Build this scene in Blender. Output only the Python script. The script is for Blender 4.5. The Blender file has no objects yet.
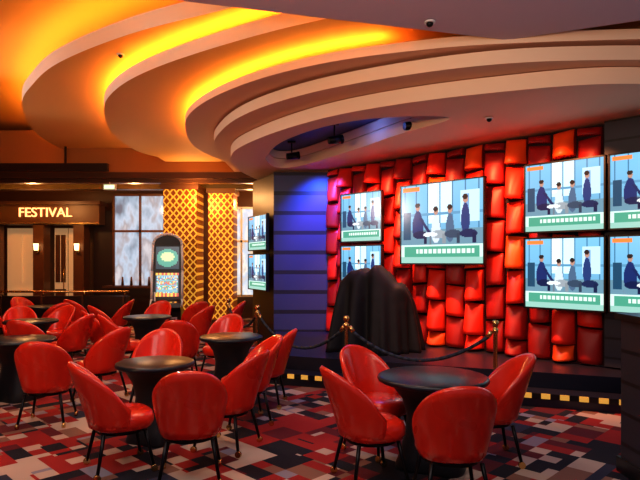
import bpy, bmesh, math, random
from mathutils import Vector, Matrix
random.seed(4)
S=bpy.context.scene
COL=S.collection
S.view_settings.view_transform='Standard'
try: S.view_settings.look='Medium High Contrast'
except Exception: pass
F=560.0; CZ=1.7; HY=262.0

# ---------------------------------------------------------------- materials
def mat(name,col,rough=.5,metal=0,emit=None,es=0,coat=0,bump=0,bscale=40,sheen=0,spec=.5):
    m=bpy.data.materials.new(name); m.use_nodes=True
    nt=m.node_tree; b=nt.nodes['Principled BSDF']
    b.inputs['Base Color'].default_value=(*col,1)
    b.inputs['Roughness'].default_value=rough
    b.inputs['Metallic'].default_value=metal
    b.inputs['Coat Weight'].default_value=coat
    b.inputs['Sheen Weight'].default_value=sheen
    b.inputs['Specular IOR Level'].default_value=spec
    if emit:
        b.inputs['Emission Color'].default_value=(*emit,1)
        b.inputs['Emission Strength'].default_value=es
    tc=nt.nodes.new('ShaderNodeTexCoord'); no=nt.nodes.new('ShaderNodeTexNoise')
    no.inputs['Scale'].default_value=bscale
    nt.links.new(tc.outputs['Object'],no.inputs['Vector'])
    if bump:
        bp=nt.nodes.new('ShaderNodeBump'); bp.inputs['Strength'].default_value=bump
        bp.inputs['Distance'].default_value=.02
        nt.links.new(no.outputs['Fac'],bp.inputs['Height'])
        nt.links.new(bp.outputs['Normal'],b.inputs['Normal'])
    else:
        mr=nt.nodes.new('ShaderNodeMapRange')
        mr.inputs[3].default_value=max(0,rough-.03); mr.inputs[4].default_value=min(1,rough+.03)
        nt.links.new(no.outputs['Fac'],mr.inputs[0]); nt.links.new(mr.outputs[0],b.inputs['Roughness'])
    return m
M_red=mat('red_vinyl',(.72,.032,.014),.28,coat=.35,bscale=4)
M_black=mat('black_metal',(.012,.012,.014),.35,.6)
M_brass=mat('brass',(.75,.5,.2),.25,1)
M_cloth=mat('black_spandex',(.006,.007,.011),.6,sheen=.1)
M_drape=mat('black_drape',(.005,.005,.009),.7,bump=.5,bscale=5,spec=.4)
M_top=mat('table_laminate',(.006,.016,.026),.3,bscale=3)
M_amber=mat('ceiling_plaster_cove_tint',(.82,.46,.16),.7,bump=.03,bscale=8)  # cream plaster with the orange cove glow put into its colour
M_amberd=mat('ceiling_plaster_cove_tint_dark',(.50,.22,.07),.7,bump=.03,bscale=8)  # darker copy of the plaster with cove glow in its colour, rear ceiling
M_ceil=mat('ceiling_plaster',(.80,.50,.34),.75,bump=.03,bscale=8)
M_ceil2=mat('ceiling_plaster_lavender_cast',(.58,.47,.58),.75)  # lavender cast of cool daylight put into the plaster colour
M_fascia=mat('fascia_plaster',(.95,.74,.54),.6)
M_fasc2=mat('fascia_plaster_lit',(.95,.84,.74),.6)  # brighter copy of the fascia plaster, light on the left tiers put into colour
M_led=mat('cove_led',(1,.5,.1),.5,emit=(1,.41,.045),es=27)
M_dark=mat('dark_walnut',(.030,.014,.009),.4)
M_brown=mat('brown_wood',(.11,.042,.015),.4)
M_navy=mat('navy_lacquer',(.02,.05,.18),.4)
M_rope=mat('velvet_rope',(.02,.03,.05),.7)
M_pad1=mat('upholstery_red',(.78,.026,.009),.5,bscale=6)
M_pad2=mat('upholstery_deep_red',(.36,.010,.008),.5,bscale=6)
M_pad3=mat('upholstery_orange_red',(.95,.10,.010),.48,bscale=6)
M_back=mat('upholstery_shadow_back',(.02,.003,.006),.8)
M_stage=mat('stage_black_laminate',(.02,.022,.04),.3)
M_yel=mat('nosing_yellow',(.8,.45,.06),.5,emit=(.9,.5,.1),es=.4)
M_bez=mat('tv_bezel',(.01,.01,.012),.3)
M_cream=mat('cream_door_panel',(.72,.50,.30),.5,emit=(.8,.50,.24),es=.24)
M_sign=mat('sign_letters',(1,.7,.4),.5,emit=(1,.42,.16),es=1.8)
M_white=mat('white_plastic',(.8,.8,.82),.4)
M_lamp=mat('lamp_glow',(1,.8,.5),.5,emit=(1,.62,.28),es=4)

def stone(name,c1,c2,sc=1.0,thr=.88):
    m=mat(name,c1,.45); nt=m.node_tree; b=nt.nodes['Principled BSDF']
    tc=nt.nodes.new('ShaderNodeTexCoord'); sx=nt.nodes.new('ShaderNodeSeparateXYZ')
    nt.links.new(tc.outputs['Object'],sx.inputs[0])
    mu=nt.nodes.new('ShaderNodeMath'); mu.operation='MULTIPLY'; mu.inputs[1].default_value=sc
    fr=nt.nodes.new('ShaderNodeMath'); fr.operation='FRACT'
    gt=nt.nodes.new('ShaderNodeMath'); gt.operation='GREATER_THAN'; gt.inputs[1].default_value=thr
    nt.links.new(sx.outputs['Z'],mu.inputs[0]); nt.links.new(mu.outputs[0],fr.inputs[0]); nt.links.new(fr.outputs[0],gt.inputs[0])
    mx=nt.nodes.new('ShaderNodeMix'); mx.data_type='RGBA'
    mx.inputs['A'].default_value=(*c1,1); mx.inputs['B'].default_value=(*c2,1)
    nt.links.new(gt.outputs[0],mx.inputs['Factor']); nt.links.new(mx.outputs['Result'],b.inputs['Base Color'])
    return m
M_bluewall=stone('banded_blue_wall',(.045,.06,.15),(.008,.01,.03),2.6,.80)
M_slate=stone('banded_slate',(.035,.035,.05),(.01,.01,.014),4.0)

def carpet():
    m=bpy.data.materials.new('carpet_geometric'); m.use_nodes=True; nt=m.node_tree; N=nt.nodes; L=nt.links
    b=N['Principled BSDF']; b.inputs['Roughness'].default_value=.95
    tc=N.new('ShaderNodeTexCoord')
    def cells(rot,size,off):
        mp=N.new('ShaderNodeMapping'); mp.inputs['Rotation'].default_value=(0,0,rot); mp.inputs['Scale'].default_value=size
        mp.inputs['Location'].default_value=(off,off*.7,0)
        L.new(tc.outputs['Object'],mp.inputs['Vector'])
        fl=N.new('ShaderNodeVectorMath'); fl.operation='FLOOR'; L.new(mp.outputs[0],fl.inputs[0])
        wn=N.new('ShaderNodeTexWhiteNoise'); wn.noise_dimensions='2D'; L.new(fl.outputs[0],wn.inputs['Vector'])
        return wn.outputs['Value']
    def ramp(v,stops):
        r=N.new('ShaderNodeValToRGB'); r.color_ramp.interpolation='CONSTANT'
        e=r.color_ramp.elements
        e[0].position=0; e[0].color=(*stops[0][1],1); e[1].position=stops[1][0]; e[1].color=(*stops[1][1],1)
        for p,c in stops[2:]:
            q=e.new(p); q.color=(*c,1)
        L.new(v,r.inputs[0]); return r.outputs[0]
    red=(.34,.018,.016); blk=(.010,.010,.020); cream=(.54,.42,.34); pale=(.28,.26,.32); navy=(.03,.035,.07); mar=(.13,.012,.02); tan=(.26,.13,.09)
    a=ramp(cells(.78,(3.3,3.3,1),3.3),[(0,blk),(.28,red),(.52,cream),(.68,navy),(.76,mar),(.90,tan)])
    c=ramp(cells(.78,(6.6,6.6,1),3.3*2),[(0,red),(.28,blk),(.54,cream),(.74,mar),(.86,pale),(.93,tan)])
    sel=cells(.78,(3.3,3.3,1),17.0)
    g=N.new('ShaderNodeMath'); g.operation='GREATER_THAN'; g.inputs[1].default_value=.5; L.new(sel,g.inputs[0])
    mx=N.new('ShaderNodeMix'); mx.data_type='RGBA'
    L.new(g.outputs[0],mx.inputs['Factor']); L.new(a,mx.inputs['A']); L.new(c,mx.inputs['B'])
    L.new(mx.outputs['Result'],b.inputs['Base Color'])
    no=N.new('ShaderNodeTexNoise'); no.inputs['Scale'].default_value=180; L.new(tc.outputs['Object'],no.inputs['Vector'])
    bp=N.new('ShaderNodeBump'); bp.inputs['Strength'].default_value=.3; bp.inputs['Distance'].default_value=.01
    L.new(no.outputs['Fac'],bp.inputs['Height']); L.new(bp.outputs[0],b.inputs['Normal'])
    return m
M_carpet=carpet()

def goldlat():
    m=bpy.data.materials.new('gold_lattice'); m.use_nodes=True; nt=m.node_tree; N=nt.nodes; L=nt.links
    b=N['Principled BSDF']; b.inputs['Roughness'].default_value=.35; b.inputs['Metallic'].default_value=.5
    tc=N.new('ShaderNodeTexCoord'); mp=N.new('ShaderNodeMapping'); mp.inputs['Scale'].default_value=(6.1,6.1,5.0)
    L.new(tc.outputs['Object'],mp.inputs[0])
    fr=N.new('ShaderNodeVectorMath'); fr.operation='FRACTION'; L.new(mp.outputs[0],fr.inputs[0])
    sb=N.new('ShaderNodeVectorMath'); sb.operation='SUBTRACT'; sb.inputs[1].default_value=(.5,.5,.5); L.new(fr.outputs[0],sb.inputs[0])
    s=N.new('ShaderNodeSeparateXYZ'); L.new(sb.outputs[0],s.inputs[0])
    def ab(o):
        q=N.new('ShaderNodeMath'); q.operation='ABSOLUTE'; L.new(o,q.inputs[0]); return q.outputs[0]
    ad=N.new('ShaderNodeMath'); ad.operation='ADD'; L.new(ab(s.outputs['X']),ad.inputs[0]); L.new(ab(s.outputs['Z']),ad.inputs[1])
    c=N.new('ShaderNodeMath'); c.operation='COMPARE'; c.inputs[1].default_value=.46; c.inputs[2].default_value=.13; L.new(ad.outputs[0],c.inputs[0])
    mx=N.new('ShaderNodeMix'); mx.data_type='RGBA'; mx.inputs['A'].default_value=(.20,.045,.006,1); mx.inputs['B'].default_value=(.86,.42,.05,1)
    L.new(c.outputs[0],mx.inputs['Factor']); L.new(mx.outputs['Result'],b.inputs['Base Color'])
    L.new(mx.outputs['Result'],b.inputs['Emission Color']); b.inputs['Emission Strength'].default_value=.6  # glow added to make the gold brighter and warmer
    return m
M_gold=goldlat()

def vcol_emit(name,es):
    m=bpy.data.materials.new(name); m.use_nodes=True; nt=m.node_tree
    b=nt.nodes['Principled BSDF']; b.inputs['Base Color'].default_value=(.01,.01,.01,1); b.inputs['Roughness'].default_value=.15
    a=nt.nodes.new('ShaderNodeAttribute'); a.attribute_name='pic'
    nt.links.new(a.outputs['Color'],b.inputs['Emission Color']); b.inputs['Emission Strength'].default_value=es
    return m
M_screen=vcol_emit('tv_picture',1.35)

# ---------------------------------------------------------------- mesh helpers
def addobj(name,bm,mats,smooth=False,loc=(0,0,0),rot=0,bevel=0,parent=None):
    me=bpy.data.meshes.new(name); 
    bmesh.ops.recalc_face_normals(bm,faces=bm.faces[:])
    bm.to_mesh(me); bm.free()
    for m in mats: me.materials.append(m)
    if smooth:
        for p in me.polygons: p.use_smooth=True
    o=bpy.data.objects.new(name,me); COL.objects.link(o); o.location=loc; o.rotation_euler=(0,0,rot)
    if bevel:
        b=o.modifiers.new('bevel','BEVEL'); b.width=bevel; b.segments=2; b.limit_method='ANGLE'
    if parent: o.parent=parent
    return o
def empty(name,loc=(0,0,0)):
    e=bpy.data.objects.new(name,None); COL.objects.link(e); e.location=loc; return e
def box(bm,c,s,mi=0,rz=0,M=None):
    mt=Matrix.Translation(c)@Matrix.Rotation(rz,4,'Z')@Matrix.Diagonal((*s,1))
    if M: mt=M@mt
    r=bmesh.ops.create_cube(bm,size=1,matrix=mt)
    for f in {f for v in r['verts'] for f in v.link_faces}: f.material_index=mi
def cyl(bm,p0,p1,r0,r1,mi=0,seg=12,smooth=True):
    p0=Vector(p0);p1=Vector(p1);d=p1-p0
    q=d.to_track_quat('Z','Y').to_matrix().to_4x4()
    r=bmesh.ops.create_cone(bm,cap_ends=True,segments=seg,radius1=r0,radius2=r1,depth=d.length,matrix=Matrix.Translation((p0+p1)/2)@q)
    for f in {f for v in r['verts'] for f in v.link_faces}:
        f.material_index=mi; f.smooth=smooth and len(f.verts)==4
def ball(bm,c,r,mi=0,s=(1,1,1)):
    q=bmesh.ops.create_uvsphere(bm,u_segments=14,v_segments=9,radius=r,matrix=Matrix.Translation(c)@Matrix.Diagonal((*s,1)))
    for f in {f for v in q['verts'] for f in v.link_faces}: f.material_index=mi; f.smooth=True
def lathe(bm,prof,seg=32,mi=0,mod=None,c=(0,0)):
    rings=[]
    for r,z in prof:
        ring=[]
        for i in range(seg):
            a=2*math.pi*i/seg
            rr=r*(mod(a,z) if mod else 1)
            ring.append(bm.verts.new((c[0]+rr*math.cos(a),c[1]+rr*math.sin(a),z)))
        rings.append(ring)
    for k in range(len(rings)-1):
        for i in range(seg):
            f=bm.faces.new((rings[k][i],rings[k][(i+1)%seg],rings[k+1][(i+1)%seg],rings[k+1][i])); f.material_index=mi; f.smooth=True
    for rr in (rings[0],rings[-1]):
        f=bm.faces.new(rr); f.material_index=mi
def tube(bm,pts,r,mi=0,seg=8):
    for a,b in zip(pts[:-1],pts[1:]): cyl(bm,a,b,r,r,mi,seg)
    for p in pts[1:-1]: ball(bm,p,r*1.0,mi)

# ---------------------------------------------------------------- chair
def chair_mesh():
    bm=bmesh.new()
    nu,nv=26,9
    def P(u,v,side):
        th=math.radians(-96+192*u)
        w=abs(2*u-1)
        top=.89-.39*w**2.2
        bot=.37+.02*w
        z=bot+(top-bot)*v
        t=(z-.37)/.52
        belly=.232+.066*math.sin(min(1,t)*math.pi*.6)
        thick=.058*(1-.3*v)
        r=belly - (thick if side else 0)
        lean=-.10*t*t*(.5+.5*math.cos(th))
        return Vector((r*math.sin(th)*1.02, -r*math.cos(th)+lean, z))
    G=[[[bm.verts.new(P(i/nu,j/nv,s)) for j in range(nv+1)] for i in range(nu+1)] for s in (0,1)]
    for s in (0,1):
        for i in range(nu):
            for j in range(nv):
                f=bm.faces.new((G[s][i][j],G[s][i+1][j],G[s][i+1][j+1],G[s][i][j+1])); f.smooth=True
    loop=[(0,j) for j in range(nv+1)]+[(i,nv) for i in range(1,nu+1)]+[(nu,j) for j in range(nv-1,-1,-1)]+[(i,0) for i in range(nu-1,0,-1)]
    mids=[]
    for (i,j) in loop:
        a=G[0][i][j].co; b=G[1][i][j].co; m_=(a+b)/2
        d=Vector((0,0,0))
        if j==nv: d+=Vector((0,0,.022))
        if j==0: d+=Vector((0,0,-.015))
        if i==0 or i==nu: d+=Vector((0,.02,0))
        mids.append(bm.verts.new(m_+d))
    n=len(loop)
    for k in range(n):
        i,j=loop[k]; i2,j2=loop[(k+1)%n]
        for s in (0,1):
            f=bm.faces.new((G[s][i][j],G[s][i2][j2],mids[(k+1)%n],mids[k])); f.smooth=True
    prof=[(.0005,.345),(.18,.345),(.235,.355),(.252,.39),(.252,.43),(.24,.462),(.21,.48),(.12,.49),(.0005,.492)]
    def md(a,z): return 1+.04*math.cos(4*a+math.pi)
    lathe(bm,prof,28,0,md,c=(0,.03))
    lathe(bm,[(.0005,.32),(.2,.32),(.2,.348),(.0005,.348)],24,1,c=(0,.02))
    for sx in (-1,1):
        for sy,y0 in ((1,.17),(-1,-.15)):
            x0=sx*.17
            cyl(bm,(x0,y0,.34),(sx*.225,y0+sy*.06,.03),.016,.013,1,10)
            cyl(bm,(sx*.225-.013,y0+sy*.06,.028),(sx*.225+.013,y0+sy*.06,.028),.028,.028,2,14)
    bmesh.ops.recalc_face_normals(bm,faces=bm.faces[:])
    me=bpy.data.meshes.new('dining_chair'); bm.to_mesh(me); bm.free()
    for m in (M_red,M_black,M_brass): me.materials.append(m)
    return me
CH=chair_mesh()
chairs=[ # x,y,facing deg (0 = +Y)
 (.92,3.93,2),(.38,4.36,-72),(.52,5.06,-140),(1.46,4.84,88),
 (-1.02,4.42,10),(-1.66,4.62,-58),(-.84,5.14,72),(-.78,5.95,110),(-.66,6.70,85),
 (-2.88,5.92,8),(-2.72,6.95,70),(-1.86,6.3,178),(-2.0,8.0,5),(-3.02,8.65,-60),(-3.95,10.5,-50),
 (-3.85,8.6,80),(-4.1,8.0,-10),(-5.2,12.2,-30),(-2.3,10.3,70),(-5.3,11.1,60),(-1.45,8.25,160),(-3.3,11.2,170),(-4.35,11.9,100),(-5.55,8.2,-80),
 (-6.7,11.7,-60),(-6.6,12.6,-120),(-4.0,6.3,0),(-5.3,9.9,-150),(-2.6,11.5,40),(-7.2,10.8,20),(-6.3,10.2,60),(-4.75,10.0,160),(-3.6,9.4,-60),
 (-1.9,11.4,100),
]
for x,y,r in chairs:
    o=bpy.data.objects.new('dining_chair',CH); COL.objects.link(o); o.location=(x,y,0); o.rotation_euler=(0,0,math.radians(r))

# ---------------------------------------------------------------- tables
def table_mesh():
    bm=bmesh.new()
    def md(a,z):
        k=max(0,(.7-z)/.7); return 1+.12*k*math.cos(4*a)
    prof=[(.0005,.0),(.30,.0),(.31,.02),(.27,.12),(.23,.3),(.22,.42),(.26,.56),(.35,.67),(.435,.70),(.45,.705)]
    lathe(bm,prof,40,0,md)
    lathe(bm,[(.0005,.70),(.445,.70),(.46,.708),(.465,.722),(.458,.738),(.44,.745),(.0005,.746)],40,1)
    bmesh.ops.recalc_face_normals(bm,faces=bm.faces[:])
    me=bpy.data.meshes.new('cocktail_table'); bm.to_mesh(me); bm.free()
    me.materials.append(M_cloth); me.materials.append(M_top); return me
TB=table_mesh()
for x,y,s in [(.95,4.72,1.0),(-1.58,5.38,.80),(-1.15,7.25,.88),(-3.75,7.0,.9),(-3.05,9.9,.9),(-4.75,9.2,.9),(-6.0,12.2,.9),(-6.9,10.0,.9)]:
    o=bpy.data.objects.new('cocktail_table',TB); COL.objects.link(o); o.location=(x,y,0); o.rotation_euler=(0,0,.4); o.scale=(s,s,1)

# ---------------------------------------------------------------- room shell
HC=5.0
bm=bmesh.new(); box(bm,(-2.5,7.5,-.05),(17,21,.1)); addobj('floor',bm,[M_carpet])
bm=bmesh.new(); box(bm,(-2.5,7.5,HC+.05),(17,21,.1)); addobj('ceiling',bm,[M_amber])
bm=bmesh.new(); box(bm,(-3,17.1,2.4),(16,.2,5)); addobj('wall_back',bm,[M_brown])
bm=bmesh.new(); box(bm,(-10.6,7.5,2.4),(.2,21,5)); addobj('wall_left',bm,[M_brown])

def plan(px,py,h):
    Y=(h-CZ)*F/(HY-py); return (round((px-320)*Y/F,3),round(Y,3))
def cr(pts,n=8):
    out=[]; P=[pts[0]]+list(pts)+[pts[-1]]
    for i in range(1,len(P)-2):
        p0,p1,p2,p3=[Vector(q) for q in P[i-1:i+3]]
        for k in range(n):
            t=k/n
            out.append(.5*((2*p1)+(-p0+p2)*t+(2*p0-5*p1+4*p2-p3)*t*t+(-p0+3*p1-3*p2+p3)*t**3))
    out.append(Vector(pts[-1])); return out
def slab(name,loops,z0,z1,mats,parent=None):
    cu=bpy.data.curves.new(name,'CURVE'); cu.dimensions='2D'; cu.fill_mode='BOTH'
    for lp in loops:
        sp=cu.splines.new('POLY'); sp.points.add(len(lp)-1); sp.use_cyclic_u=True
        for q,p in zip(sp.points,lp): q.co=(p[0],p[1],0,1)
    cu.extrude=(z1-z0)/2
    tmp=bpy.data.objects.new('tmp',cu); COL.objects.link(tmp)
    bpy.context.view_layer.update()
    me=bpy.data.meshes.new_from_object(tmp.evaluated_get(bpy.context.evaluated_depsgraph_get()))
    bpy.data.objects.remove(tmp)
    me.materials.clear()
    for m in mats: me.materials.append(m)
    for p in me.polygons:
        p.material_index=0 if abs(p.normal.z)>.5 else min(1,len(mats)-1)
    me.name=name
    o=bpy.data.objects.new(name,me); COL.objects.link(o); o.location=(0,0,(z0+z1)/2)
    if parent: o.parent=parent
    return o
def led(name,path,z,inset=.05,w=.05,m=None):
    bm=bmesh.new(); prev=None
    for i,p in enumerate(path):
        a=path[max(0,i-1)]; b=path[min(len(path)-1,i+1)]
        d=(b-a).normalized(); nrm=Vector((d.y,-d.x))
        q=p+nrm*inset; q2=p+nrm*(inset+w)
        cur=[bm.verts.new((q.x,q.y,z)),bm.verts.new((q2.x,q2.y,z)),bm.verts.new((q2.x,q2.y,z+.02)),bm.verts.new((q.x,q.y,z+.02))]
        if prev:
            for k in range(4): bm.faces.new((prev[k],cur[k],cur[(k+1)%4],prev[(k+1)%4]))
        prev=cur
    return addobj(name,bm,[m or M_led])
YB=13.4
def layer(name,pix,h,thick,mats,ledx=None,right=5.8,holes=()):
    path=cr([plan(a,b,h) for a,b in pix])
    path=[p for p in path if p.y<=YB]
    lp=list(path)+[Vector((path[-1].x,YB)),Vector((right,YB)),Vector((right,path[0].y))]
    slab(name,[lp]+[list(q) for q in holes],h,h+thick,mats)
    if ledx is not None: led(name+'_cove_light',[p for p in path if p.x<ledx],h+thick,.10)
    return path
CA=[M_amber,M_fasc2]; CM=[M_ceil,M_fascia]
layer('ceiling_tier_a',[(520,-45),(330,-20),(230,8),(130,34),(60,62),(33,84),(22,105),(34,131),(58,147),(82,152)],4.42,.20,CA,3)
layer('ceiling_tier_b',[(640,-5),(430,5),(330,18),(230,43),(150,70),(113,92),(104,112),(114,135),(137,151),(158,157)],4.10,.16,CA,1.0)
layer('ceiling_tier_c',[(680,38),(540,42),(440,48),(330,62),(250,82),(200,105),(185,125),(195,147),(225,162)],3.86,.10,CM,.7)
hole=cr([plan(a,b,3.50) for a,b in [(265,158),(280,143),(320,128),(370,119),(430,116),(448,120),(400,134),(350,151),(300,166),(275,167),(265,158)]])[:-1]
layer('ceiling_tier_d',[(720,60),(600,60),(500,64),(400,76),(310,93),(250,112),(222,130),(215,147),(235,166),(260,179)],3.68,.14,CM,None,holes=[hole])
layer('ceiling_tier_e',[(720,86),(605,84),(500,92),(400,104),(320,119),(260,138),(232,154),(237,169),(262,182)],3.50,.17,CM,None,holes=[hole])
slab('ceiling_recess_liner',[[Vector(p) for p in hole]],3.83,3.85,[M_navy])

near=[(-1.9,4.7),(1.9,5.75),(3.2,5.2),(6,4.3),(6,-2.5),(-1.9,-2.5)]
slab('ceiling_near',[near],3.98,4.9,[M_ceil2,M_fascia])
near2=[(-1.75,4.55),(1.85,5.55),(3.15,5.0),(6,4.05),(6,-2.5),(-1.75,-2.5)]
slab('trim_1',[near2],3.9,3.98,[M_ceil2,M_fascia])

bm=bmesh.new(); box(bm,(-4,15.2,4.35),(14,3.6,1.0)); addobj('ceiling_rear',bm,[M_amberd])
bm=bmesh.new(); box(bm,(-5,13.55,3.78),(12,.3,.16)); box(bm,(-5,13.62,3.66),(12,.2,.1)); addobj('trim_2',bm,[M_brown])
bm=bmesh.new(); box(bm,(-5,14.8,3.72),(12,.25,.22)); addobj('trim_3',bm,[M_dark])
bm=bmesh.new(); box(bm,(-7.3,13.2,3.93),(4.6,.12,.18)); box(bm,(-8,13.2,4.5),(.04,.04,1.0),0);box(bm,(-6,13.2,4.5),(.04,.04,1.0),0); addobj('hanging_header_panel',bm,[M_dark])
bm=bmesh.new(); box(bm,(-5,13.75,3.81),(11.5,.05,.03)); addobj('cove_led_strip',bm,[M_led])

# ---------------------------------------------------------------- feature wall
W0=Vector((3.65,7.3,0)); DL=Vector((-.6914,.7225,0)); NW=Vector((-.7225,-.6914,0))
MW=Matrix((( DL.x,NW.x,0,W0.x),(DL.y,NW.y,0,W0.y),(0,0,1,0),(0,0,0,1)))
def wobj(name,bm,mats,bevel=0,smooth=False):
    bm.transform(MW); return addobj(name,bm,mats,smooth,bevel=bevel)
bm=bmesh.new(); box(bm,(2.4,-.1,1.92),(5.3,.2,3.14)); wobj('wall_feature',bm,[M_back])
bm=bmesh.new(); box(bm,(-1.8,-.02,1.93),(3.4,.3,3.12)); wobj('wall_right',bm,[M_slate])
bm=bmesh.new()
cw=.34; chh=.50
for c in range(16):
    x0=-.06+c*cw
    if x0+cw>5.05: break
    z=.34-(chh/2 if c%2 else 0)
    while z<3.48:
        za=max(z,.36); zb=min(z+chh,3.48)
        if zb-za>.1:
            mi=random.choice([0,0,2,1]) if (c%2) else random.choice([0,1,1,1])
            tilt=random.choice((-1,1))*.05
            nu,nv=8,7; V=[]
            for i in range(nu+1):
                row=[]
                for j in range(nv+1):
                    u=i/nu; v=j/nv
                    d=.05+ (.19*(1-v)**.8+.02)*math.sin(math.pi*u)**.6*(1 if c%2 else .5) + .02*math.sin(math.pi*v)+tilt*(u-.5)*(1-v*.5)
                    row.append(bm.verts.new((x0+.022+(cw-.044)*u,d,za+.018+(zb-za-.036)*v+tilt*.5*(u-.5))))
                V.append(row)
            for i in range(nu):
                for j in range(nv):
                    f=bm.faces.new((V[i][j],V[i+1][j],V[i+1][j+1],V[i][j+1])); f.material_index=mi; f.smooth=True
            for edge in ([V[i][0] for i in range(nu+1)],[V[i][nv] for i in range(nu+1)]):
                b0=bm.verts.new((edge[0].co.x,0,edge[0].co.z)); b1=bm.verts.new((edge[-1].co.x,0,edge[-1].co.z))
                f=bm.faces.new([b0]+edge+[b1]); f.material_index=1
            for edge in (V[0],V[nu]):
                b0=bm.verts.new((edge[0].co.x,0,edge[0].co.z)); b1=bm.verts.new((edge[-1].co.x,0,edge[-1].co.z))
                f=bm.faces.new([b0]+edge+[b1]); f.material_index=1
        z+=chh
wobj('wall_panel_upholstery',bm,[M_pad1,M_pad2,M_pad3])

# ---------------------------------------------------------------- televisions
def ell(u,v,cx,cy,rx,ry): return ((u-cx)/rx)**2+((v-cy)/ry)**2<1
def picture(u,v):
    g=.75+.25*v
    c=(.26*g,.54*g,.74*g)
    if .34<u<.66 and v>.5: c=(.62,.86,.95)
    if .36<u<.46 and v>.55: c=(.82,.95,1)
    for k in range(7):
        x=.05+k*.15
        if abs(u-x)<.007 and v>.36: c=(.10,.26,.40)
    if .60<v<.63: c=(.16,.36,.52)
    if .74<u<.96 and .50<v<.88: c=(.55,.75,.88)
    if .78<u<.84 and .55<v<.83: c=(.25,.42,.62)
    if v<.42: c=(.20,.34,.42)
    if .03<u<.13 and .3<v<.66: c=(.03,.12,.20)
    for cx,top,col,w in ((.22,.72,(.02,.06,.20),.085),(.45,.66,(.60,.68,.74),.065),(.62,.67,(.12,.20,.30),.06),(.80,.78,(.04,.09,.24),.06)):
        if ell(u,v,cx,top-.23,w*(.72+.9*max(0,top-.1-v)),.18): c=col
        if ell(u,v,cx+.035,.36,.10,.05): c=tuple(q*.6 for q in col)
        if abs(u-cx-.10)<.018 and .24<v<.37: c=tuple(q*.5 for q in col)
        if ell(u,v,cx,top-.01,.028,.045): c=(.50,.32,.26)
        if ell(u,v,cx-.003,top+.02,.031,.032): c=(.05,.04,.04)
    if abs((u-.30)-(.50-v)*.6)<.02 and .38<v<.58: c=(.02,.05,.16)
    if ell(u,v,.38,.36,.09,.03): c=(.70,.78,.82)
    if .37<u<.39 and .22<v<.35: c=(.2,.25,.3)
    if v<.235: c=(.62,.80,.74)
    if v<.215 and .04<u<.96: c=(.12,.40,.30)
    if .125<v<.18 and .20<u<.90 and (int(u*70)%4)!=0: c=(.66,.80,.74)
    if v<.075: c=(.36,.58,.52)
    if .925<v<.975 and .02<u<.24: c=(.85,.30,.10)
    return c
def grid_mesh(name,fn,nx,ny,m):
    bm=bmesh.new()
    V=[[bm.verts.new((i/nx-.5,0,j/ny-.5)) for j in range(ny+1)] for i in range(nx+1)]
    lay=bm.loops.layers.float_color.new('pic')
    for i in range(nx):
        for j in range(ny):
            f=bm.faces.new((V[i][j],V[i+1][j],V[i+1][j+1],V[i][j+1]))
            c=fn((i+.5)/nx,(j+.5)/ny)
            for l in f.loops: l[lay]=(*[q**1.3 for q in c],1)
    me=bpy.data.meshes.new(name); bm.to_mesh(me); bm.free(); me.materials.append(m); return me
SCR=grid_mesh('screen',picture,140,90,M_screen)
def tv(center,w,h,nrm,dist=.1):
    nrm=Vector(nrm).normalized(); rz=math.atan2(nrm.x,-nrm.y)
    e=empty('wall_television',center); e.rotation_euler=(0,0,rz)
    bm=bmesh.new()
    b=.022
    box(bm,(0,.02,0),(w,.05,h))
    for s in (-1,1):
        box(bm,(s*(w/2-b/2),-.012,0),(b,.02,h)); box(bm,(0,-.012,s*(h/2-b/2)),(w,.02,b))
    box(bm,(0,.045+dist/2,0),(w*.4,dist,h*.4))
    addobj('housing',bm,[M_bez],parent=e)
    s=bpy.data.objects.new('screen',SCR); COL.objects.link(s); s.parent=e; s.location=(0,-.008,0); s.scale=(w-2*b,1,h-2*b)
def wtv(l0,l1,z0,z1,off=.24):
    c=W0+DL*((l0+l1)/2)+NW*off; tv((c.x,c.y,(z0+z1)/2),abs(l1-l0),z1-z0,NW,off-.06)
wtv(1.46,3.00,1.66,2.95,.34)
for z0,z1 in ((2.09,3.03),(1.07,2.03)):
    wtv(.87,-.19,z0,z1,.33); wtv(-.22,-1.28,z0,z1,.33)
wtv(3.40,4.38,2.05,2.93,.33); wtv(3.40,4.38,1.16,2.0,.33)

bm=bmesh.new(); box(bm,(-.33,11.0,1.7),(1.14,.2,3.5)); addobj('wall_stage',bm,[M_bluewall])
e=Vector((-.434,.90,0)); n2=Vector((-.90,-.434,0)); c=Vector((-.88,10.95,0))+e*.65
bm=bmesh.new(); box(bm,(c.x-n2.x*.1,c.y-n2.y*.1,1.72),(.2,1.35,3.44),0,math.atan2(-e.x,e.y)); addobj('wall_return',bm,[M_dark])
for z0,z1 in ((1.93,2.66),(1.12,1.87)):
    q=c+n2*.13; tv((q.x,q.y,(z0+z1)/2),1.12,z1-z0,n2,.05)

# ---------------------------------------------------------------- stage
STG=empty('stage')
st=[(-.72,8.15),(-.86,10.88),(.2,10.88),(3.62,7.3),(4.6,6.3),(4.6,6.13)]
slab('platform',[[Vector(p) for p in st]],0,.35,[M_stage,M_stage],STG)
fd=Vector((4.6+.72,6.13-8.15)).normalized(); fn=Vector((fd.y,-fd.x)); 
A=Vector((-.72,8.15)); B=Vector((4.6,6.13))
fo=fn*.30 if fn.y<0 else -fn*.30
slab('step',[[A,B,B+fo,A+fo]],0,.16,[M_stage,M_stage],STG)
bm=bmesh.new(); Ln=(B-A).length; ang=math.atan2(fd.y,fd.x); nst=int(Ln/.10)
for i in range(nst):
    p=A+fo+fd*((i+.5)*Ln/nst)+fo.normalized()*.006
    box(bm,(p.x,p.y,.128),(Ln/nst*.98,.012,.06),i%2,ang)
addobj('nosing_stripe',bm,[M_yel,M_bez],parent=STG)

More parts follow.
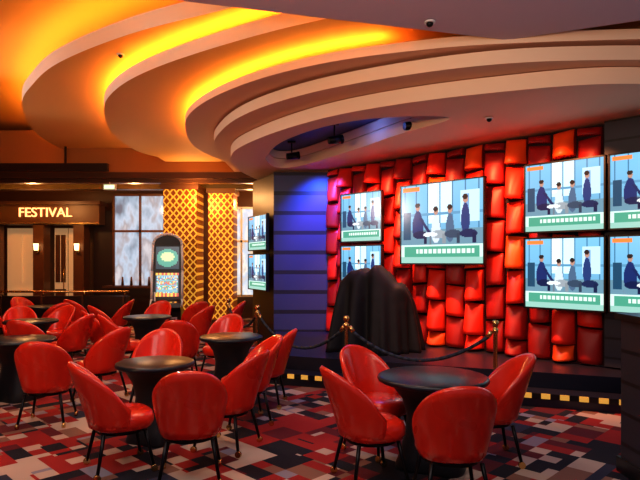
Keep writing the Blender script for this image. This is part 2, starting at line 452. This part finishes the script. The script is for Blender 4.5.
# draped piano
bm=bmesh.new()
seg=96; rings=[]
def hz(x):
    t=max(0,(x-.1)); s=max(0,-x-.1)
    return 1.27+.03*math.sin(9*x)+.02*math.sin(17*x+1)-.42*t-.14*s
nr=24
for k in range(nr+1):
    t=k/nr; ring=[]
    for i in range(seg):
        a=2*math.pi*i/seg
        ca,sa=math.cos(a),math.sin(a)
        sq=1/ (abs(ca)**4.5+abs(sa)**4.5)**(1/4.5)
        bx,by=ca*sq,sa*sq
        if t<.35:
            s=t/.35; x=bx*.53*s; y=by*.40*s; z=hz(bx*s)-.05*s**6+.02*math.sin(7*a)*s*s
        else:
            s=(t-.35)/.65
            zt=hz(bx)-.05+.02*math.sin(7*a)
            fold=.085*s**.6*math.sin(9*a+2*math.sin(3*a))+.03*s*math.sin(23*a)
            x=bx*(.53+.12*s**.8+fold); y=by*(.40+.14*s+fold*1.4); z=zt*(1-s)
        ring.append(bm.verts.new((x,y,z)))
    rings.append(ring)
for k in range(nr):
    for i in range(seg):
        try:
            f=bm.faces.new((rings[k][i],rings[k][(i+1)%seg],rings[k+1][(i+1)%seg],rings[k+1][i])); f.smooth=True
        except: pass
bm.faces.new(rings[-1])
bmesh.ops.remove_doubles(bm,verts=bm.verts[:],dist=.0005)
addobj('draped_piano',bm,[M_drape],loc=(.88,8.72,.35),rot=-.25)

# ---------------------------------------------------------------- stanchions
posts=[(.33,7.0),(2.02,6.45),(-.98,8.75),(-1.7,10.4)]
for x,y in posts:
    bm=bmesh.new()
    lathe(bm,[(.0005,0),(.16,0),(.165,.012),(.15,.028),(.07,.045),(.03,.07),(.024,.1),(.024,.88),(.034,.885),(.034,.93),(.024,.935),(.022,.95),(.036,.975),(.04,1.0),(.03,1.025),(.0005,1.035)],24)
    addobj('stanchion_post',bm,[M_brass],loc=(x,y,0))
def rope(a,b,sag):
    bm=bmesh.new(); pts=[]
    for i in range(21):
        t=i/20; x=a[0]+(b[0]-a[0])*t; y=a[1]+(b[1]-a[1])*t
        pts.append(Vector((x,y,.90-sag*4*t*(1-t))))
    d=(pts[-1]-pts[0]).normalized()*.04
    pts[0]+=d; pts[-1]-=d
    tube(bm,pts,.02,0,10)
    cyl(bm,pts[0],pts[1],.026,.026,1); cyl(bm,pts[-1],pts[-2],.026,.026,1)
    addobj('barrier_rope',bm,[M_rope,M_brass])
rope(posts[0],posts[1],.38); rope(posts[2],posts[0],.40); rope(posts[3],posts[2],.3)

# ---------------------------------------------------------------- slot machine
SL=empty('slot_machine',(-3.42,12.7,0)); SL.rotation_euler=(0,0,.15)
bm=bmesh.new()
pr=[(.0,.0),(.55,.0),(.55,.62),(.72,.72),(.70,.80),(.42,.88),(.32,1.50),(.26,2.08),(.0,2.08)]
a=[bm.verts.new((-.31,-p[0],p[1])) for p in pr]; b=[bm.verts.new((.31,-p[0],p[1])) for p in pr]
bm.faces.new(a); bm.faces.new(b[::-1])
for i in range(len(pr)): bm.faces.new((a[i],b[i],b[(i+1)%len(pr)],a[(i+1)%len(pr)]))
for sx in (-1,1):
    tube(bm,[(sx*.325,-.60,.74),(sx*.325,-.45,.88),(sx*.325,-.36,1.5),(sx*.31,-.30,2.08)],.028,1)
tube(bm,[(.31*math.cos(math.pi*i/12),-.29,2.08+.24*math.sin(math.pi*i/12)) for i in range(13)],.028,1)
arc=[(.29*math.cos(math.pi*i/16),2.07+.22*math.sin(math.pi*i/16)) for i in range(17)]
fa=[bm.verts.new((x,-.27,z)) for x,z in arc]; fb=[bm.verts.new((x,-.05,z)) for x,z in arc]
bm.faces.new(fa); bm.faces.new(fb[::-1])
for i in range(16): bm.faces.new((fa[i],fa[i+1],fb[i+1],fb[i]))
for i in range(5): cyl(bm,(-.2+i*.1,-.60,.80),(-.2+i*.1,-.61,.83),.03,.03,2)
box(bm,(0,-.56,.3),(.46,.03,.4),1); box(bm,(0,-.58,.3),(.40,.02,.34),0)
box(bm,(-.24,-.56,.95),(.03,.03,.2),1)
addobj('cabinet',bm,[M_bez,M_white,M_yel],parent=SL)
def reels(u,v):
    if v<.14 or v>.88: return (.55,.12,.08) if int(u*12)%2 else (.85,.55,.12)
    if u<.06 or u>.94 or abs((u*5)%1-.0)<.1: return (.03,.08,.12)
    return random.choice([(.45,.65,.75),(.15,.45,.3),(.6,.2,.12),(.7,.55,.2),(.12,.3,.5)]) if int(v*14)%3 else (.25,.45,.5)
def topscr(u,v):
    if ell(u,v,.5,.5,.46,.40): 
        return (.60,.75,.40) if ell(u,v,.5,.55,.28,.22) else (.12,.38,.30)
    return (.04,.08,.10)
for nm,fn_,z0,z1,y0,y1 in (('screen_main',reels,.94,1.46,-.42,-.335),('screen_upper',topscr,1.54,2.04,-.325,-.272)):
    s=bpy.data.objects.new(nm,grid_mesh(nm,fn_,20,20,M_screen)); COL.objects.link(s); s.parent=SL
    s.location=(0,(y0+y1)/2-.008,(z0+z1)/2); s.scale=(.5,1,math.hypot(z1-z0,y1-y0)); s.rotation_euler=(-math.atan2(y1-y0,z1-z0),0,0)

# ---------------------------------------------------------------- back area
for x,w,y in ((-3.45,.82,14.2),(-2.58,.66,14.9)):
    bm=bmesh.new(); box(bm,(0,0,1.85),(w,w,3.4)); box(bm,(0,0,.1),(w+.1,w+.1,.2),1); box(bm,(0,0,3.55),(w+.1,w+.1,.12),1)
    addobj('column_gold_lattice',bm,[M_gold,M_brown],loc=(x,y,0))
def glow_panel(name,seed,pal,es):
    m=bpy.data.materials.new(name); m.use_nodes=True; nt=m.node_tree; b=nt.nodes['Principled BSDF']
    b.inputs['Roughness'].default_value=.1; b.inputs['Base Color'].default_value=(.1,.12,.15,1)
    tc=nt.nodes.new('ShaderNodeTexCoord'); mp=nt.nodes.new('ShaderNodeMapping'); mp.inputs['Location'].default_value=(seed,seed,seed); mp.inputs['Scale'].default_value=(1.6,1,.8)
    no=nt.nodes.new('ShaderNodeTexNoise'); no.inputs['Scale'].default_value=1.6; no.inputs['Detail'].default_value=3
    r=nt.nodes.new('ShaderNodeValToRGB'); e=r.color_ramp.elements
    e[0].position=.3; e[0].color=(*pal[0],1); e[1].position=.7; e[1].color=(*pal[-1],1)
    for i,c in enumerate(pal[1:-1]): q=e.new(.3+.4*(i+1)/(len(pal)-1)); q.color=(*c,1)
    nt.links.new(tc.outputs['Object'],mp.inputs[0]); nt.links.new(mp.outputs[0],no.inputs['Vector']); nt.links.new(no.outputs['Fac'],r.inputs[0])
    nt.links.new(r.outputs[0],b.inputs['Emission Color']); b.inputs['Emission Strength'].default_value=es
    return m
M_glass=glow_panel('lit_display_glass',1.3,[(.12,.14,.20),(.30,.40,.52),(.50,.60,.74),(.36,.34,.38),(.62,.60,.64)],.95)
M_glass2=glow_panel('lit_display_warm',4.1,[(.35,.22,.14),(.9,.85,.8),(.55,.65,.8),(.8,.6,.4),(.95,.92,.9)],.95)
def front(name,x0,x1,z0,z1,y,m,nm,framem):
    bm=bmesh.new(); w=x1-x0
    box(bm,((x0+x1)/2,y+.05,(z0+z1)/2),(w,.04,z1-z0),0)
    for i in range(nm+1): box(bm,(x0+w*i/nm,y,(z0+z1)/2),(.05,.1,z1-z0),1)
    for z in (z0,z0+(z1-z0)*.62,z1): box(bm,((x0+x1)/2,y,z),(w,.1,.06),1)
    addobj(name,bm,[m,framem])
front('window_1',-5.85,-4.35,.9,3.6,15.9,M_glass,2,M_brown)
front('window_2',-2.75,-1.9,.7,3.3,16.6,M_glass2,2,M_white)
bm=bmesh.new(); box(bm,(-5.0,15.2,.5),(1.5,.5,1.0)); box(bm,(-5.0,15.2,1.03),(1.6,.6,.06),1)
for i in range(6): cyl(bm,(-5.6+i*.24,15.2,1.06),(-5.6+i*.24,15.2,1.3),.04,.02,1)
addobj('display_counter',bm,[M_dark,M_brown])
bm=bmesh.new()
for x in (-9.4,-8.05,-6.9): box(bm,(x,16.2,1.45),(.3,.4,2.9),0)
box(bm,(-8.0,16.2,3.05),(3.4,.45,.55),0); box(bm,(-8.0,16.15,3.38),(3.5,.55,.1),0)
box(bm,(-8.0,15.96,2.80),(3.4,.04,.04),1)
addobj('entrance_portal',bm,[M_brown,M_brass])
for i,(x0,x1) in enumerate(((-9.25,-8.25),(-7.85,-7.48),(-7.44,-7.07))):
    bm=bmesh.new(); w=x1-x0
    box(bm,((x0+x1)/2,16.6,1.35),(w,.06,2.7),0)
    box(bm,((x0+x1)/2-w*.22,16.55,1.8),(w*.34,.04,1.4),1); box(bm,((x0+x1)/2+w*.22,16.55,1.8),(w*.34,.04,1.4),1)
    box(bm,((x0+x1)/2,16.55,.55),(w*.8,.04,.7),1)
    cyl(bm,(x1-.06,16.48,.9),(x1-.06,16.48,1.5),.015,.015,2)
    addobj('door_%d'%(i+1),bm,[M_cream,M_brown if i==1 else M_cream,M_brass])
tx=bpy.data.curves.new('illuminated_sign','FONT'); tx.body='FESTIVAL'; tx.size=.38; tx.extrude=.02; tx.align_x='CENTER'; tx.align_y='CENTER'
o=bpy.data.objects.new('illuminated_sign',tx); COL.objects.link(o); o.location=(-7.82,15.93,3.1); o.rotation_euler=(math.pi/2,0,0)
tx.materials.append(M_sign)
for x in (-8.05,-6.9):  # sconces added to give bright spots at the far left
    bm=bmesh.new(); box(bm,(0,0,0),(.08,.04,.2)); cyl(bm,(0,-.02,-.02),(0,-.09,.0),.012,.012); cyl(bm,(0,-.10,-.02),(0,-.10,.17),.05,.07,1)
    addobj('added_sconce',bm,[M_brass,M_lamp],loc=(x,15.97,2.05))
bm=bmesh.new(); box(bm,(-7.0,13.2,.45),(5,.12,.9)); 
for i in range(6): box(bm,(-9.4+i*.96,13.12,.45),(.04,.05,.9),1)
cyl(bm,(-9.5,13.2,1.0),(-4.5,13.2,1.0),.025,.025,2)
for i in range(6): cyl(bm,(-9.4+i*.96,13.2,.9),(-9.4+i*.96,13.2,1.0),.015,.015,2)
addobj('low_partition_rail',bm,[M_dark,M_brown,M_brass])
bm=bmesh.new(); box(bm,(-6.3,16.6,1.6),(.7,.3,3.2)); addobj('pilaster',bm,[M_dark])
bm=bmesh.new(); box(bm,(-5.05,13.45,3.50),(.3,.06,.14)); box(bm,(-5.05,13.415,3.50),(.24,.01,.09),1)
cyl(bm,(-5.05,13.45,3.55),(-5.05,13.45,3.62),.01,.01,0)
addobj('exit_sign',bm,[M_white,mat('exit_glow',(1,.3,.2),.4,emit=(.5,1,.5),es=1.5)])

bm=bmesh.new(); box(bm,(2.72,4.3,.62),(.55,.5,1.24)); box(bm,(2.72,4.3,1.26),(.62,.57,.05),1); box(bm,(2.72,4.3,.06),(.6,.55,.12),1)
addobj('partition_pier',bm,[M_slate,M_bez])

for x,y in ((-.50,9.9),(.22,8.6),(1.25,7.7)):
    bm=bmesh.new(); box(bm,(0,0,.0),(.14,.1,.03)); cyl(bm,(0,0,-.015),(0,0,-.18),.012,.012)
    cyl(bm,(-.09,0,-.25),(.10,.05,-.22),.055,.065); cyl(bm,(.10,.05,-.22),(.13,.058,-.215),.07,.07)
    addobj('stage_spotlight',bm,[M_black],loc=(x,y,3.815))
for x,y,z in ((2.1,6.95,3.49),(-2.6,7.3,4.41),(1.0,5.1,3.89)):
    bm=bmesh.new(); cyl(bm,(0,0,0),(0,0,-.015),.05,.05,0,20); ball(bm,(0,0,-.02),.032,1); addobj('sprinkler_head',bm,[M_white,M_black],loc=(x,y,z))

# ---------------------------------------------------------------- lights
def light(kind,name,loc,energy,col,target=None,size=.2,spot=70,blend=.6,sy=None):
    l=bpy.data.lights.new(name,kind); l.energy=energy; l.color=col
    if kind=='AREA':
        l.size=size
        if sy: l.shape='RECTANGLE'; l.size_y=sy
    else: l.shadow_soft_size=size
    if kind=='SPOT': l.spot_size=math.radians(spot); l.spot_blend=blend
    o=bpy.data.objects.new(name,l); COL.objects.link(o); o.location=loc
    if target is not None:
        o.rotation_euler=(Vector(target)-Vector(loc)).to_track_quat('-Z','Y').to_euler()
    return o
for i,l in enumerate((.3,1.4,2.5,3.5)):
    p=W0+DL*l+NW*1.15; t=W0+DL*l
    light('SPOT','wall_washer',(p.x,p.y,3.44),300,(1,.34,.13),(t.x,t.y,1.6),.05,95)
p=W0+DL*4.4+NW*.8; light('SPOT','violet_washer',(p.x,p.y,3.44),190,(.30,.12,1),(W0+DL*4.9)+Vector((0,0,2.2)),.06,80)
light('SPOT','blue_washer',(.0,10.1,3.44),260,(.04,.12,1),(.05,10.9,2.5),.08,90)
light('SPOT','blue_stage',(.9,8.2,3.44),70,(.12,.22,1),(1.5,8.0,.3),.1,110)
light('POINT','recess_fill_blue',(.6,8.2,3.66),3,(.12,.25,1),None,.04)  # small lamp added inside the recess to turn it bluer
light('AREA','unseen_fill',(0.2,2.6,3.85),72,(1,.84,.78),(0.2,4.2,0),2.5)  # unseen area fills, added above the view for general brightness
light('AREA','unseen_fill',(-2.6,2.8,4.2),56,(1,.84,.78),(-2.0,5.2,0),2.0)
for x,y,z,e in ((-3.2,7.6,4.3,80),(-3.6,10.5,4.05,85),(.4,5.75,3.85,60),(-5.5,9.5,4.4,90),(-1.2,6.3,4.05,55)):
    light('SPOT','downlight',(x,y,z),e,(1,.78,.62),(x,y,0),.08,120)
for x,y in ((-7.5,14.6),(-4.8,14.5),(-3.0,13.4),(-1.9,15.5)):
    light('POINT','rear_lamp',(x,y,3.3),55,(1,.50,.18),None,.12)
light('SPOT','ceiling_fill_spot',(-9.8,8.5,3.6),500,(1,.84,.80),(-3.0,9.3,4.3),.2,40)  # added spot without a fixture, brightens the left-facing fascias
light('SPOT','ceiling_fill_spot',(-5.5,1.0,2.6),380,(1,.56,.24),(-2.8,7.0,4.4),.3,90)  # added unseen spot, warms the amber tiers and their fascias
light('SPOT','ceiling_fill_spot',(0.3,1.2,2.7),190,(1,.66,.46),(1.3,7.0,3.75),.3,80)  # added unseen spot, brightens the ring above the stage
w=bpy.data.worlds.new('world'); S.world=w; w.use_nodes=True
w.node_tree.nodes['Background'].inputs[0].default_value=(.62,.54,.74,1); w.node_tree.nodes['Background'].inputs[1].default_value=.25

# ---------------------------------------------------------------- camera
cd=bpy.data.cameras.new('camera'); cam=bpy.data.objects.new('camera',cd); COL.objects.link(cam)
cam.location=(0,0,CZ); cam.rotation_euler=(math.pi/2,0,0); cd.sensor_width=36; cd.lens=F/640*36
cd.shift_y=(HY-240)/640; cd.clip_end=60
S.camera=cam
